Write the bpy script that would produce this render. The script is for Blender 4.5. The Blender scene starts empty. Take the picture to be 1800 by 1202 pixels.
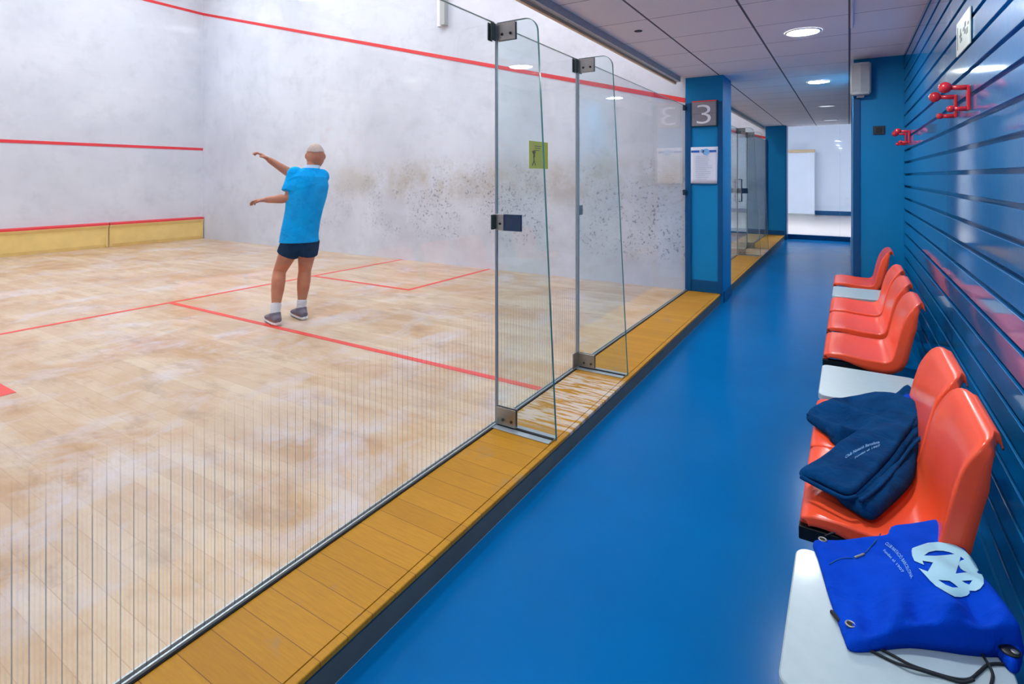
import bpy, bmesh, math, random
from mathutils import Vector, Matrix, noise
from mathutils.geometry import tessellate_polygon
random.seed(7)
SC = bpy.context.scene
COL = SC.collection

# ------------------------------------------------------------------ camera, world, exposure
CAM = Vector((1.54, 0.0, 1.268)); YAW = math.atan2(592, 959); F = 959.0; HOR = 310.0
cd = bpy.data.cameras.new('camera'); cam = bpy.data.objects.new('camera', cd); COL.objects.link(cam)
cam.location = CAM; cam.rotation_euler = (math.pi/2, 0, YAW)
cd.sensor_width = 36; cd.lens = F/1800*36; cd.shift_y = -(601-HOR)/1800; cd.clip_start = .02; cd.clip_end = 100
SC.camera = cam
w = bpy.data.worlds.new('world'); SC.world = w; w.use_nodes = True
w.node_tree.nodes['Background'].inputs[0].default_value = (.75, .85, 1, 1)
w.node_tree.nodes['Background'].inputs[1].default_value = .4
SC.view_settings.view_transform = 'Standard'; SC.view_settings.look = 'None'
SC.view_settings.exposure = 0.0; SC.view_settings.gamma = 1; SC.view_settings.use_curve_mapping = False
COURT_LIGHT = 32.0
ROOM_LIGHT = 60.0      # emission of the lamps in the room past the end glass      # emission of the high court fittings
DOWN_LIGHT = 230.0       # emission of the corridor downlights

_D = Vector((-math.sin(YAW), math.cos(YAW), 0)); _R = Vector((math.cos(YAW), math.sin(YAW), 0))
def ray(px, py): return _D + _R*((px-900)/F) + Vector((0, 0, (HOR-py)/F))
def atz(px, py, z): r = ray(px, py); return CAM + r*((z-CAM.z)/r.z)
def atx(px, py, x): r = ray(px, py); return CAM + r*((x-CAM.x)/r.x)
def aty(px, py, y): r = ray(px, py); return CAM + r*((y-CAM.y)/r.y)

# ------------------------------------------------------------------ materials
def srgb(r, g, b):
    f = lambda c: (c/255/12.92) if c/255 <= .04045 else ((c/255+.055)/1.055)**2.4
    return (f(r), f(g), f(b), 1)
class NT:
    def __init__(s, name):
        s.m = bpy.data.materials.new(name); s.m.use_nodes = True
        s.t = s.m.node_tree; s.n = s.t.nodes; s.b = s.n['Principled BSDF']; s.out = s.n['Material Output']
    def new(s, typ, **k):
        n = s.n.new(typ)
        for a, v in k.items():
            if a.startswith('_'): setattr(n, a[1:], v)
        return n
    def link(s, a, b): s.t.links.new(a, b)
    def coord(s, scale=(1, 1, 1), loc=(0, 0, 0), rot=(0, 0, 0)):
        tc = s.new('ShaderNodeTexCoord'); mp = s.new('ShaderNodeMapping')
        s.link(tc.outputs['Object'], mp.inputs[0])
        mp.inputs['Scale'].default_value = scale; mp.inputs['Location'].default_value = loc; mp.inputs['Rotation'].default_value = rot
        return mp.outputs[0]
    def noise(s, vec, scale, detail=4, rough=.55, lo=.4, hi=.6, dist=0):
        n = s.new('ShaderNodeTexNoise'); n.inputs['Scale'].default_value = scale; n.inputs['Detail'].default_value = detail
        n.inputs['Roughness'].default_value = rough; n.inputs['Distortion'].default_value = dist
        s.link(vec, n.inputs['Vector'])
        r = s.new('ShaderNodeMapRange'); r.inputs[1].default_value = lo; r.inputs[2].default_value = hi
        s.link(n.outputs['Fac'], r.inputs[0]); return r.outputs[0]
    def math(s, op, a, b=0.0, c=None):
        n = s.new('ShaderNodeMath', _operation=op)
        for i, v in enumerate((a, b) if c is None else (a, b, c)):
            if isinstance(v, (int, float)): n.inputs[i].default_value = v
            else: s.link(v, n.inputs[i])
        return n.outputs[0]
    def mix(s, fac, a, b, blend='MIX'):
        n = s.new('ShaderNodeMix', _data_type='RGBA', _blend_type=blend)
        for i, v in ((0, fac), (6, a), (7, b)):
            if isinstance(v, (int, float)): n.inputs[i].default_value = v
            elif isinstance(v, tuple): n.inputs[i].default_value = v
            else: s.link(v, n.inputs[i])
        return n.outputs[2]
    def sep(s, vec):
        n = s.new('ShaderNodeSeparateXYZ'); s.link(vec, n.inputs[0]); return n.outputs
    def range(s, v, a, b, c=0.0, d=1.0, smooth=True):
        n = s.new('ShaderNodeMapRange'); s.link(v, n.inputs[0])
        for i, q in enumerate((a, b, c, d)): n.inputs[i+1].default_value = q
        if smooth: n.interpolation_type = 'SMOOTHSTEP'
        return n.outputs[0]
    def bump(s, h, strength=.2, dist=.002):
        n = s.new('ShaderNodeBump'); n.inputs['Strength'].default_value = strength; n.inputs['Distance'].default_value = dist
        s.link(h, n.inputs['Height']); s.link(n.outputs[0], s.b.inputs['Normal'])
    def col(s, c):
        if isinstance(c, tuple): s.b.inputs['Base Color'].default_value = c
        else: s.link(c, s.b.inputs['Base Color'])
    def set(s, rough=None, metal=None, spec=None, coat=None, coatr=None):
        for k, v in (('Roughness', rough), ('Metallic', metal), ('Specular IOR Level', spec), ('Coat Weight', coat), ('Coat Roughness', coatr)):
            if v is None: continue
            if isinstance(v, (int, float)): s.b.inputs[k].default_value = v
            else: s.link(v, s.b.inputs[k])

def plain(name, c, rough=.5, metal=0, spec=.5, coat=0, var=.06, sc=30, bump=0):
    t = NT(name); v = t.coord()
    n = t.noise(v, sc, 3, lo=.3, hi=.7)
    dk = tuple(max(0, x*(1-var*2)) for x in c[:3])+(1,)
    t.col(t.mix(n, c, dk)); t.set(rough, metal, spec, coat, .1)
    if bump: t.bump(t.noise(v, sc*4, 4, lo=.3, hi=.7), bump, .001)
    return t.m

def mat_court_wall(name, stain=True, base=(216, 220, 230)):
    t = NT(name); v = t.coord(); xyz = t.sep(v)
    base = srgb(*base)
    n1 = t.noise(v, .7, 5, .6, .38, .68, .3)
    c = t.mix(t.math('MULTIPLY', n1, .6), base, srgb(186, 190, 202))
    n2 = t.noise(v, 3.2, 8, .75, .5, .72)
    c = t.mix(t.math('MULTIPLY', n2, .38), c, srgb(172, 176, 186))
    if stain:
        # band of ball wear between knee and head height, heavier towards the glass
        z = xyz[2]; x = xyz[0]
        xr = t.range(x, -8.2, -3.6)
        brown = t.math('MULTIPLY', t.math('MULTIPLY', t.range(z, .75, 1.15), t.range(z, 1.65, 1.25)), xr)
        nb = t.noise(v, 2.2, 6, .7, .35, .62)
        c = t.mix(t.math('MULTIPLY', t.math('MULTIPLY', brown, nb), .7), c, srgb(172, 156, 128))
        grey = t.math('MULTIPLY', t.math('MULTIPLY', t.range(z, -.2, .45), t.range(z, 1.5, .8)), xr)
        ng = t.noise(v, 1.5, 6, .7, .38, .6)
        c = t.mix(t.math('MULTIPLY', t.math('MULTIPLY', grey, ng), .32), c, srgb(160, 160, 170))
        sp = t.noise(v, 26, 3, .8, .565, .63)
        cl = t.noise(v, 1.6, 3, .6, .4, .56)
        m = t.math('MULTIPLY', t.math('MULTIPLY', sp, cl), t.math('MULTIPLY', t.range(z, .2, .5), t.range(z, 1.8, .95)))
        m = t.math('MULTIPLY', m, t.range(x, -7.5, -2.5, .12, 1.0))
        c = t.mix(t.math('MULTIPLY', m, .75), c, srgb(78, 78, 88))
        # horizontal plaster streaks
    st = t.noise(t.coord((1.2, 1.2, 14)), 2.0, 6, .7, .5, .75)
    c = t.mix(t.math('MULTIPLY', st, .16), c, srgb(188, 188, 200))
    t.col(c); t.set(.6, spec=.25); t.bump(t.noise(v, 40, 4, lo=.3, hi=.7), .15, .002)
    return t.m

def mat_court_floor(name='court_maple'):
    t = NT(name); v = t.coord()
    br = t.new('ShaderNodeTexBrick'); t.link(v, br.inputs['Vector'])
    br.offset = .5; br.inputs['Scale'].default_value = 1; br.inputs['Mortar Size'].default_value = .0012
    br.inputs['Brick Width'].default_value = 1.1; br.inputs['Row Height'].default_value = .085
    br.inputs['Color1'].default_value = srgb(216, 194, 166); br.inputs['Color2'].default_value = srgb(202, 174, 142)
    br.inputs['Mortar'].default_value = srgb(186, 156, 130)
    c = br.outputs['Color']
    p = t.noise(t.coord((1, 2.0, 1), rot=(0, 0, .35)), 1.1, 7, .68, .44, .62, .5)
    c = t.mix(t.math('MULTIPLY', p, .8), c, srgb(186, 142, 94))
    q = t.noise(t.coord((1.6, 1, 1), (4, 2, 0)), 1.5, 7, .7, .5, .66, .5)
    c = t.mix(t.math('MULTIPLY', q, .72), c, srgb(212, 206, 214))
    s = t.noise(t.coord((1, 2.2, 1), (9, 3, 0), (0, 0, .3)), 2.6, 6, .7, .53, .66)
    c = t.mix(t.math('MULTIPLY', s, .42), c, srgb(150, 116, 88))
    gr = t.noise(t.coord((3, 60, 1)), 3, 4, .6, .4, .7)
    c = t.mix(t.math('MULTIPLY', gr, .14), c, srgb(176, 138, 100))
    t.col(c); t.set(t.range(q, 0, 1, .32, .5), spec=.35); return t.m

def mat_platform(name='platform_oak'):
    t = NT(name); v = t.coord()
    br = t.new('ShaderNodeTexBrick')
    br.offset = .5; br.inputs['Scale'].default_value = 1; br.inputs['Mortar Size'].default_value = .0011
    br.inputs['Brick Width'].default_value = 3.0; br.inputs['Row Height'].default_value = .092
    t.link(t.coord((1, 1, 1), (0.9, 0, 0)), br.inputs['Vector'])
    br.inputs['Color1'].default_value = srgb(194, 138, 32); br.inputs['Color2'].default_value = srgb(180, 126, 24)
    br.inputs['Mortar'].default_value = srgb(118, 78, 34)
    gr = t.noise(t.coord((2.5, 34, 1)), 4, 5, .65, .38, .7)
    c = t.mix(t.math('MULTIPLY', gr, .42), br.outputs['Color'], srgb(152, 100, 34))
    y = t.sep(v)[1]
    # worn, whitish boards on the way through the door
    wear = t.math('MULTIPLY', t.range(y, 2.80, 2.92), t.range(y, 3.72, 3.55))
    nw = t.noise(t.coord((2.2, 14, 1), (3, 0, 0)), 2.6, 4, .6, .44, .54)
    c = t.mix(t.math('MULTIPLY', t.math('MULTIPLY', wear, nw), .7), c, srgb(206, 200, 196))
    gy = t.noise(t.coord((1.4, 1, 1), (7, 1, 0)), 4.2, 4, .6, .6, .7)
    c = t.mix(t.math('MULTIPLY', gy, .5), c, srgb(150, 128, 104))
    t.col(c); t.set(.45, spec=.2); return t.m

def mat_corridor_floor():
    t = NT('blue_rubber_floor'); v = t.coord()
    n = t.noise(v, 1.3, 5, .6, .35, .7)
    c = t.mix(n, srgb(0, 100, 164), srgb(0, 93, 154))
    t.col(c); t.set(.2, spec=.07)
    t.bump(t.noise(t.coord((14, 55, 1)), 1.0, 4, .6, .3, .7), .06, .002); return t.m

def mat_ceiling():
    t = NT('ceiling_tiles'); v = t.coord(); xyz = t.sep(v)
    n = t.noise(t.coord((8, 30, 1)), 8, 5, .7, .4, .65)
    c = t.mix(t.math('MULTIPLY', n, .22), srgb(240, 236, 236), srgb(212, 208, 210))
    def lines(o, off, w):
        f = t.math('FLOORED_MODULO', t.math('SUBTRACT', o, off), .6)
        d = t.math('MINIMUM', f, t.math('SUBTRACT', .6, f))
        return t.math('LESS_THAN', d, w)
    # narrow joints across, wider shadow joints along the corridor
    a = lines(xyz[0], .345, .0075); b = lines(xyz[1], 3.14, .0035)
    c = t.mix(b, c, srgb(120, 120, 128)); c = t.mix(a, c, srgb(96, 98, 108))
    t.col(c); t.set(.8, spec=.2)
    t.bump(t.math('SUBTRACT', 1.0, t.math('MAXIMUM', a, b)), .6, .004); return t.m

def mat_glass(name, tint, refl=1.0, lines=False, haze=.0):
    t = NT(name); t.n.remove(t.b)
    tr = t.new('ShaderNodeBsdfTransparent'); tr.inputs[0].default_value = tint
    gl = t.new('ShaderNodeBsdfGlossy'); gl.inputs['Roughness'].default_value = 0.005
    lw = t.new('ShaderNodeLayerWeight'); lw.inputs[0].default_value = .5
    fr = t.math('MULTIPLY_ADD', t.math('POWER', lw.outputs['Facing'], 5.0), .96*refl, .04*refl)
    mx = t.new('ShaderNodeMixShader'); t.link(fr, mx.inputs[0])
    t.link(tr.outputs[0], mx.inputs[1]); t.link(gl.outputs[0], mx.inputs[2]); last = mx.outputs[0]
    if haze:
        v = t.coord(); df = t.new('ShaderNodeBsdfDiffuse'); df.inputs[0].default_value = srgb(235, 240, 245)
        n = t.noise(v, 1.6, 4, .6, .4, .7)
        m2 = t.new('ShaderNodeMixShader'); t.link(t.math('MULTIPLY', n, haze), m2.inputs[0])
        t.link(last, m2.inputs[1]); t.link(df.outputs[0], m2.inputs[2]); last = m2.outputs[0]
    if lines:   # fine vertical lines printed on the lower part of the pane
        v = t.coord(); xyz = t.sep(v); outer = t.math('GREATER_THAN', xyz[0], .0055)
        def ln(off, w):
            f = t.math('FLOORED_MODULO', t.math('SUBTRACT', xyz[1], off), .0295)
            d = t.math('MINIMUM', f, t.math('SUBTRACT', .0295, f)); return t.math('LESS_THAN', d, w)
        fade = t.range(xyz[2], .65, .40)
        for off, wd, c, k in ((.4336, .0015, srgb(124, 140, 156), .62), (.4336+.0098, .002, srgb(238, 226, 226), .14), (.4336+.0197, .002, srgb(238, 226, 226), .14)):
            df = t.new('ShaderNodeBsdfDiffuse'); df.inputs[0].default_value = c
            m2 = t.new('ShaderNodeMixShader'); t.link(t.math('MULTIPLY', t.math('MULTIPLY', ln(off, wd), t.math('MULTIPLY', fade, outer)), k), m2.inputs[0])
            t.link(last, m2.inputs[1]); t.link(df.outputs[0], m2.inputs[2]); last = m2.outputs[0]
    t.link(last, t.out.inputs[0]); return t.m

def mat_emit(name, c, s):
    t = NT(name); t.b.inputs['Emission Color'].default_value = c; t.b.inputs['Emission Strength'].default_value = s
    t.col((.8, .8, .8, 1)); return t.m

def mat_slats():
    t = NT('blue_gloss_paint'); v = t.coord()
    n = t.noise(v, 2.5, 4, .6, .35, .7)
    t.col(t.mix(n, srgb(0, 116, 180), srgb(0, 106, 170)))
    t.set(.4, spec=.15, coat=.95, coatr=.06); t.b.inputs['Coat IOR'].default_value = 1.7
    t.bump(t.noise(t.coord((1, 3, 6)), 5, 4, .6, .3, .7), .22, .003); return t.m

def mat_chair():
    t = NT('orange_red_plastic'); v = t.coord()
    n = t.noise(v, 5, 3, lo=.3, hi=.7)
    t.col(t.mix(n, srgb(255, 92, 54), srgb(254, 84, 48))); t.set(.26, spec=.35, coat=.12, coatr=.08); return t.m

def mat_cloth(name, c, c2, sc=900, wr=9):
    t = NT(name); v = t.coord()
    n = t.noise(v, 12, 5, .6, .35, .7)
    t.col(t.mix(n, c, c2)); t.set(.85, spec=.08)
    h = t.math('ADD', t.noise(v, wr, 4, .55, .3, .7, .6), t.math('MULTIPLY', t.noise(v, sc, 2, lo=.3, hi=.7), .05))
    t.bump(h, .9, .012); return t.m

def mat_skin():
    t = NT('skin'); v = t.coord()
    n = t.noise(v, 14, 3, lo=.3, hi=.7)
    t.col(t.mix(n, srgb(196, 134, 100), srgb(178, 112, 82))); t.set(.55, spec=.3)
    t.b.inputs['Subsurface Weight'].default_value = .08; t.b.inputs['Subsurface Radius'].default_value = (.02, .008, .004)
    return t.m

M = dict(
    cwall=mat_court_wall('court_plaster'), cwall2=mat_court_wall('court_plaster_clean', False), cwallf=mat_court_wall('front_plaster', False, (212, 214, 223)),
    cfloor=mat_court_floor(), plat=mat_platform(), blue_floor=mat_corridor_floor(), ceil=mat_ceiling(),
    glass=mat_glass('clear_glass', (.965, .985, .985, 1), .8, True, .03),
    glass_plain=mat_glass('clear_glass_upper', (.97, .985, .985, 1), .8, False, .02),
    fin=mat_glass('green_tint_glass', (.925, .97, .975, 1), .9, False, .04),
    edge=plain('glass_edge_green', srgb(70, 128, 120), .15, 0, .6, .3),
    edge2=plain('silicone_joint', srgb(150, 162, 170), .35, .2),
    red=plain('red_line_paint', srgb(224, 48, 50), .5, var=.03), red2=plain('orange_red_line_paint', srgb(234, 66, 52), .45, var=.03),
    tin=plain('yellow_tin_board', srgb(238, 206, 124), .5, var=.06, sc=6),
    steel=plain('brushed_steel', srgb(168, 166, 160), .32, .85, var=.05), steel_dark=plain('dark_steel', srgb(70, 84, 86), .35, .6),
    alu=plain('aluminium', srgb(188, 200, 208), .35, .5, var=.08, sc=12), black=plain('black_metal', srgb(22, 24, 26), .4, .3),
    hole=plain('black_rubber', srgb(12, 12, 14), .7), lock=plain('navy_lock_plate', srgb(30, 58, 92), .25, .3, coat=.4),
    blue=plain('blue_wall_paint', srgb(0, 130, 188), .45, spec=.25, var=.04, sc=3), blue_dark=plain('dark_blue_trim_paint', srgb(0, 78, 130), .35, spec=.25, var=.04),
    curb=plain('slate_curb', srgb(98, 104, 98), .5, var=.1, sc=8), slat=mat_slats(),
    white=plain('white_paint', srgb(236, 236, 240), .6, var=.02), table=plain('white_laminate', srgb(176, 194, 200), .35, var=.03, coat=.1),
    grey_trim=plain('grey_trim', srgb(176, 180, 180), .5), tan=plain('tan_wood_strip', srgb(214, 184, 146), .5),
    chair=mat_chair(), signgrey=plain('grey_sign_face', srgb(140, 136, 144), .35, .2), signw=plain('white_lettering', srgb(232, 232, 240), .4, var=.01),
    paper=plain('paper', srgb(216, 220, 236), .7, var=.02), ink=plain('faint_grey_ink', srgb(196, 200, 216), .7), blueink=plain('blue_ink', srgb(30, 96, 190), .6),
    sticker=plain('olive_yellow_sticker', srgb(176, 178, 40), .4, var=.05), stickink=plain('dark_olive_ink', srgb(60, 66, 40), .5),
    plate=plain('pale_green_plate', srgb(206, 218, 208), .4), plateink=plain('grey_green_ink', srgb(96, 110, 108), .5),
    speaker=plain('off_white_plastic', srgb(206, 210, 208), .45), switch=plain('black_switch', srgb(26, 36, 48), .4),
    hook=plain('red_plastic', srgb(206, 34, 46), .25, coat=.4, var=.03),
    emit=mat_emit('downlight_diffuser', (.93, .98, 1, 1), DOWN_LIGHT), off=plain('unlit_diffuser', srgb(170, 180, 190), .4),
    emit_court=mat_emit('court_lamp_diffuser', (.98, .985, 1, 1), COURT_LIGHT), emit_room=mat_emit('room_lamp_diffuser', (.92, .96, 1, 1), ROOM_LIGHT), dim=mat_emit('dim_downlight_diffuser', (.9, .96, 1, 1), .6),
    navy=mat_cloth('navy_jersey', srgb(2, 66, 118), srgb(0, 50, 96)), royal=mat_cloth('royal_blue_nylon', srgb(0, 72, 205), srgb(0, 62, 188), 500, 6),
    mint=plain('pale_aqua_print', srgb(160, 208, 226), .5, var=.03), printblue=plain('light_blue_print', srgb(120, 176, 226), .6, var=.02),
    cord=plain('black_cord', srgb(16, 26, 34), .7, bump=.3),
    skin=mat_skin(), polo=mat_cloth('azure_polo', srgb(0, 172, 248), srgb(0, 156, 236), 400, 10), collar=mat_cloth('pale_collar', srgb(196, 220, 244), srgb(176, 206, 238)),
    shorts=mat_cloth('dark_navy_shorts', srgb(16, 44, 78), srgb(12, 34, 64)), sock=mat_cloth('white_sock', srgb(232, 232, 236), srgb(216, 216, 222)),
    shoe=plain('grey_shoe_mesh', srgb(120, 112, 124), .7), sole=plain('white_sole', srgb(226, 222, 222), .6), hair=plain('grey_hair', srgb(196, 176, 164), .8, var=.1, sc=80),
    room=plain('end_room_white', srgb(222, 230, 244), .6, var=.01), roomfloor=plain('end_room_floor', srgb(182, 172, 168), .35, var=.03, sc=4),
)

# ------------------------------------------------------------------ helpers
def tag(o, label=None, cat=None, group=None, kind=None):
    if label: o['label'] = label
    if cat: o['category'] = cat
    if group: o['group'] = group
    if kind: o['kind'] = kind
    return o
def empty(name, loc=(0, 0, 0), rz=0):
    o = bpy.data.objects.new(name, None); COL.objects.link(o); o.location = loc; o.rotation_euler = (0, 0, rz); o.empty_display_size = .05; return o
class MB:
    """collects shapes into one mesh"""
    def __init__(s): s.bm = bmesh.new()
    def box(s, a, b, bev=0, mi=0):
        x0, y0, z0 = a; x1, y1, z1 = b
        r = bmesh.ops.create_cube(s.bm, size=1)
        vs = r['verts']
        for v in vs: v.co = Vector(((x0+x1)/2+v.co.x*abs(x1-x0), (y0+y1)/2+v.co.y*abs(y1-y0), (z0+z1)/2+v.co.z*abs(z1-z0)))
        fs = set(f for v in vs for f in v.link_faces)
        for f in fs: f.material_index = mi
        if bev:
            es = list(set(e for v in vs for e in v.link_edges))
            bmesh.ops.bevel(s.bm, geom=es, offset=bev, segments=3, affect='EDGES', profile=.5)
        return s
    def poly(s, pts, mi=0):
        f = s.bm.faces.new([s.bm.verts.new(p) for p in pts]); f.material_index = mi; return s
    def prism(s, pts, d, mi=0):
        """extrude a planar polygon (list of 3D points) by vector d"""
        d = Vector(d); a = [s.bm.verts.new(p) for p in pts]; b = [s.bm.verts.new(Vector(p)+d) for p in pts]
        n = len(a); fs = [s.bm.faces.new(a[::-1]), s.bm.faces.new(b)]
        for i in range(n): fs.append(s.bm.faces.new((a[i], a[(i+1) % n], b[(i+1) % n], b[i])))
        for f in fs: f.material_index = mi
        return s
    def tube(s, pts, rad, n=12, cap=True, mi=0, ell=None):
        """tube along points; rad number or list; ell: optional list of (ra, rb, refvec)"""
        pts = [Vector(p) for p in pts]; rings = []
        up = Vector((0, 0, 1)); prev = None
        for i, p in enumerate(pts):
            t = (pts[min(i+1, len(pts)-1)]-pts[max(i-1, 0)]).normalized()
            if prev is None:
                ref = up if abs(t.z) < .9 else Vector((1, 0, 0))
                a = t.cross(ref).normalized()
            else: a = (prev - t*prev.dot(t)).normalized()
            prev = a; b = t.cross(a)
            r = rad[i] if isinstance(rad, (list, tuple)) else rad
            ra, rb = (r, r) if not isinstance(r, tuple) else r
            rings.append([s.bm.verts.new(p + a*ra*math.cos(2*math.pi*k/n) + b*rb*math.sin(2*math.pi*k/n)) for k in range(n)])
        for i in range(len(rings)-1):
            for k in range(n):
                f = s.bm.faces.new((rings[i][k], rings[i][(k+1) % n], rings[i+1][(k+1) % n], rings[i+1][k])); f.material_index = mi; f.smooth = True
        if cap:
            s.bm.faces.new(rings[0][::-1]).material_index = mi; s.bm.faces.new(rings[-1]).material_index = mi
        return s
    def rings(s, rr, cap=True, mi=0):
        R = [[s.bm.verts.new(p) for p in r] for r in rr]; n = len(R[0])
        for i in range(len(R)-1):
            for k in range(n):
                f = s.bm.faces.new((R[i][k], R[i][(k+1) % n], R[i+1][(k+1) % n], R[i+1][k])); f.smooth = True; f.material_index = mi
        if cap: s.bm.faces.new(R[0][::-1]); s.bm.faces.new(R[-1])
        return s
    def sphere(s, c, r, sc=(1, 1, 1), seg=20, mi=0, mat=None):
        q = bmesh.ops.create_uvsphere(s.bm, u_segments=seg, v_segments=seg//2+2, radius=r)
        for v in q['verts']:
            p = Vector((v.co.x*sc[0], v.co.y*sc[1], v.co.z*sc[2]))
            if mat: p = mat @ p
            v.co = p + Vector(c)
            for f in v.link_faces: f.smooth = True; f.material_index = mi
        return s
    def cyl(s, a, b, r, n=24, mi=0): return s.tube([a, b], r, n, mi=mi)
    def build(s, name, mats, parent=None, smooth=None, solid=None):
        bmesh.ops.recalc_face_normals(s.bm, faces=s.bm.faces)
        me = bpy.data.meshes.new(name); s.bm.to_mesh(me); s.bm.free()
        for m in (mats if isinstance(mats, list) else [mats]): me.materials.append(m)
        if smooth is not None:
            for p in me.polygons: p.use_smooth = smooth
        o = bpy.data.objects.new(name, me); COL.objects.link(o)
        if parent: o.parent = parent
        if solid:
            md = o.modifiers.new('thickness', 'SOLIDIFY'); md.thickness = solid; md.offset = -1
        return o
def struct(name, mb, mat, label=None, parent=None):
    o = mb.build(name, mat, parent)
    if not parent: tag(o, label, kind='structure')
    return o
def copy_tree(o, parent=None):
    c = o.copy(); COL.objects.link(c)
    if parent: c.parent = parent
    for ch in list(o.children): copy_tree(ch, c)
    return c
def set_origin(o, loc):
    loc = Vector(loc); o.data.transform(Matrix.Translation(-loc)); o.location = loc
def text_mesh(body, size=1.0, res=4, bold=0.0):
    cu = bpy.data.curves.new('text', 'FONT'); cu.body = body; cu.size = size; cu.resolution_u = res; cu.offset = bold
    o = bpy.data.objects.new('text', cu); COL.objects.link(o)
    dg = bpy.context.evaluated_depsgraph_get(); me = bpy.data.meshes.new_from_object(o.evaluated_get(dg))
    bpy.data.objects.remove(o); return me
def bake(o):
    dg = bpy.context.evaluated_depsgraph_get(); me = bpy.data.meshes.new_from_object(o.evaluated_get(dg))
    old = o.data; o.modifiers.clear(); o.data = me; return o

# ------------------------------------------------------------------ the setting
Y0, Y1 = -.43, 6.20         # the near court between its side walls
Y2, Y3 = 6.68, 13.08        # the next court
XF = -9.75; HC = 5.7; ZC = 2.365; ZF = -.10; XW = 1.96; XN = 1.58; YN = 6.05; YE = 13.42
struct('floor', MB().box((XF, Y0, -.06), (0, Y1, 0)), M['cfloor'], 'pale maple floor of the near squash court')
f1 = bpy.data.objects['floor']
struct('floor', MB().box((XF, Y2, -.06), (0, Y3, 0)), M['cfloor'], 'pale maple floor of the second squash court')
struct('floor', MB().box((.3615, -2.6, ZF-.05), (XW+.1, YN, ZF)).box((.3615, YN, ZF-.05), (XN, YE, ZF)), M['blue_floor'], 'glossy blue corridor floor')
struct('wall_front', MB().box((XF-.15, Y0-.1, 0), (XF, Y1+.2, HC)), M['cwallf'], 'scuffed white front wall of the near court')
struct('wall_side', MB().box((XF-.15, Y1, 0), (-.012, Y1+.2, HC)), M['cwall'], 'scuffed white side wall behind the player')
struct('wall_left', MB().box((XF-.15, Y0-.2, 0), (-.012, Y0, HC)), M['cwall2'], 'white side wall of the near court, beside the camera')
struct('wall_front_second_court', MB().box((XF-.15, Y2-.1, 0), (XF, Y3, HC)), M['cwall2'], 'white front wall of the second court')
struct('wall_side_second_court', MB().box((XF-.15, Y3, 0), (-.012, Y3+.2, HC)), M['cwall'], 'white side wall of the second court')
struct('wall_near_second_court', MB().box((XF-.15, Y2-.25, 0), (-.012, Y2, HC)), M['cwall2'], 'white near side wall of the second court')
struct('ceiling_court', MB().box((XF-.2, Y0-.2, HC), (.1, Y3+.2, HC+.1)), M['white'], 'white ceiling high above the courts')
struct('wall_above_glass', MB().box((-.03, Y0-.2, ZC+.02), (.12, Y3+.2, HC)), M['cwall2'], 'white wall above the corridor ceiling edge')
# corridor ceiling with holes left under the downlight bodies (they are surface rings)
struct('ceiling', MB().box((-.08, -2.6, ZC), (XW+.12, YE+.1, ZC+.05)), M['ceil'], 'grey ceiling of square acoustic tiles over the corridor')
struct('trim_1', MB().box((-.085, Y0, ZC-.055), (-.04, Y1-.1, ZC+.03)), M['grey_trim'], 'grey metal trim along the ceiling edge of the corridor')
struct('trim_2', MB().box((-.108, Y0, ZC-.075), (-.0855, Y1-.1, ZC-.01)), M['tan'], 'tan wooden strip below the grey ceiling edge trim')
struct('trim_3', MB().box((-.085, Y2, ZC-.055), (-.04, Y3, ZC+.03)), M['grey_trim'], 'grey trim along the ceiling edge of the second court')
struct('wall_back', MB().box((-.3, -2.7, ZF), (XW+.2, -2.6, ZC+.05)), M['white'], 'white wall closing the corridor behind the camera')
struct('floor_back', MB().box((-.3, -2.6, -.06), (0, Y0-.2, 0)), M['cfloor'], 'court floor edge behind the camera')
struct('wall_back_left', MB().box((-.3, -2.6, 0), (-.02, Y0-.2, ZC+.05)), M['white'], 'white wall behind the camera')

# sill platform, curb and nosing
def platform(a, b, lab):
    p = empty('sill_platform', (0, a, 0)); tag(p, lab, kind='structure')
    o = MB().box((-.012, 0, -.04), (.335, b-a, 0)).build('board_deck', M['plat'], p)
    MB().box((.3362, 0, -.02), (.365, b-a, -.0005), .004).build('nosing', M['plat'], p)
    MB().box((.335, 0, ZF), (.361, b-a, -.0205)).build('curb_face', M['curb'], p)
    MB().box((-.011, 0, ZF), (.334, b-a, -.041)).build('platform_base', M['curb'], p)
    # dark shadow joint and aluminium channel holding the glass
    MB().box((.012, 0, 0), (.019, b-a, .004)).build('rubber_seal', M['hole'], p)
    MB().box((-.012, 0, 0), (-.0065, b-a, .012)).box((.0065, 0, 0), (.012, b-a, .012)).build('glass_channel', M['alu'], p)
platform(Y0, Y1, 'golden oak boarded sill below the glass of the near court')
platform(Y2, Y3+.02, 'boarded sill along the glass of the second court')

# red court lines: parts of the floor and walls they are painted on
YH = 2.86
def line(name, parent, mb, m=None): return mb.build(name, m or M['red2'], parent)
LW = .026
for yo, yb, pf in ((0, Y1, f1), (Y2-Y0, Y3, bpy.data.objects['floor.001'])):
    a0 = Y0+yo
    line('short_line', pf, MB().box((-4.285, a0, .0003), (-4.235, yb, .002)))
    line('half_court_line', pf, MB().box((-4.234, YH-LW+yo, .0003), (-.02, YH+LW+yo, .002)))
    line('service_box_line', pf, MB().box((-4.234, yb-1.62-LW, .0003), (-2.62, yb-1.62+LW, .002)))
    line('service_box_line', pf, MB().box((-2.67, yb-1.62+LW+.001, .0003), (-2.62, yb, .002)))
    line('service_box_line', pf, MB().box((-4.234, a0+1.6-LW, .0003), (-2.62, a0+1.6+LW, .002)))
    line('service_box_line', pf, MB().box((-2.67, a0, .0003), (-2.62, a0+1.6-LW-.001, .002)))
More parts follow.
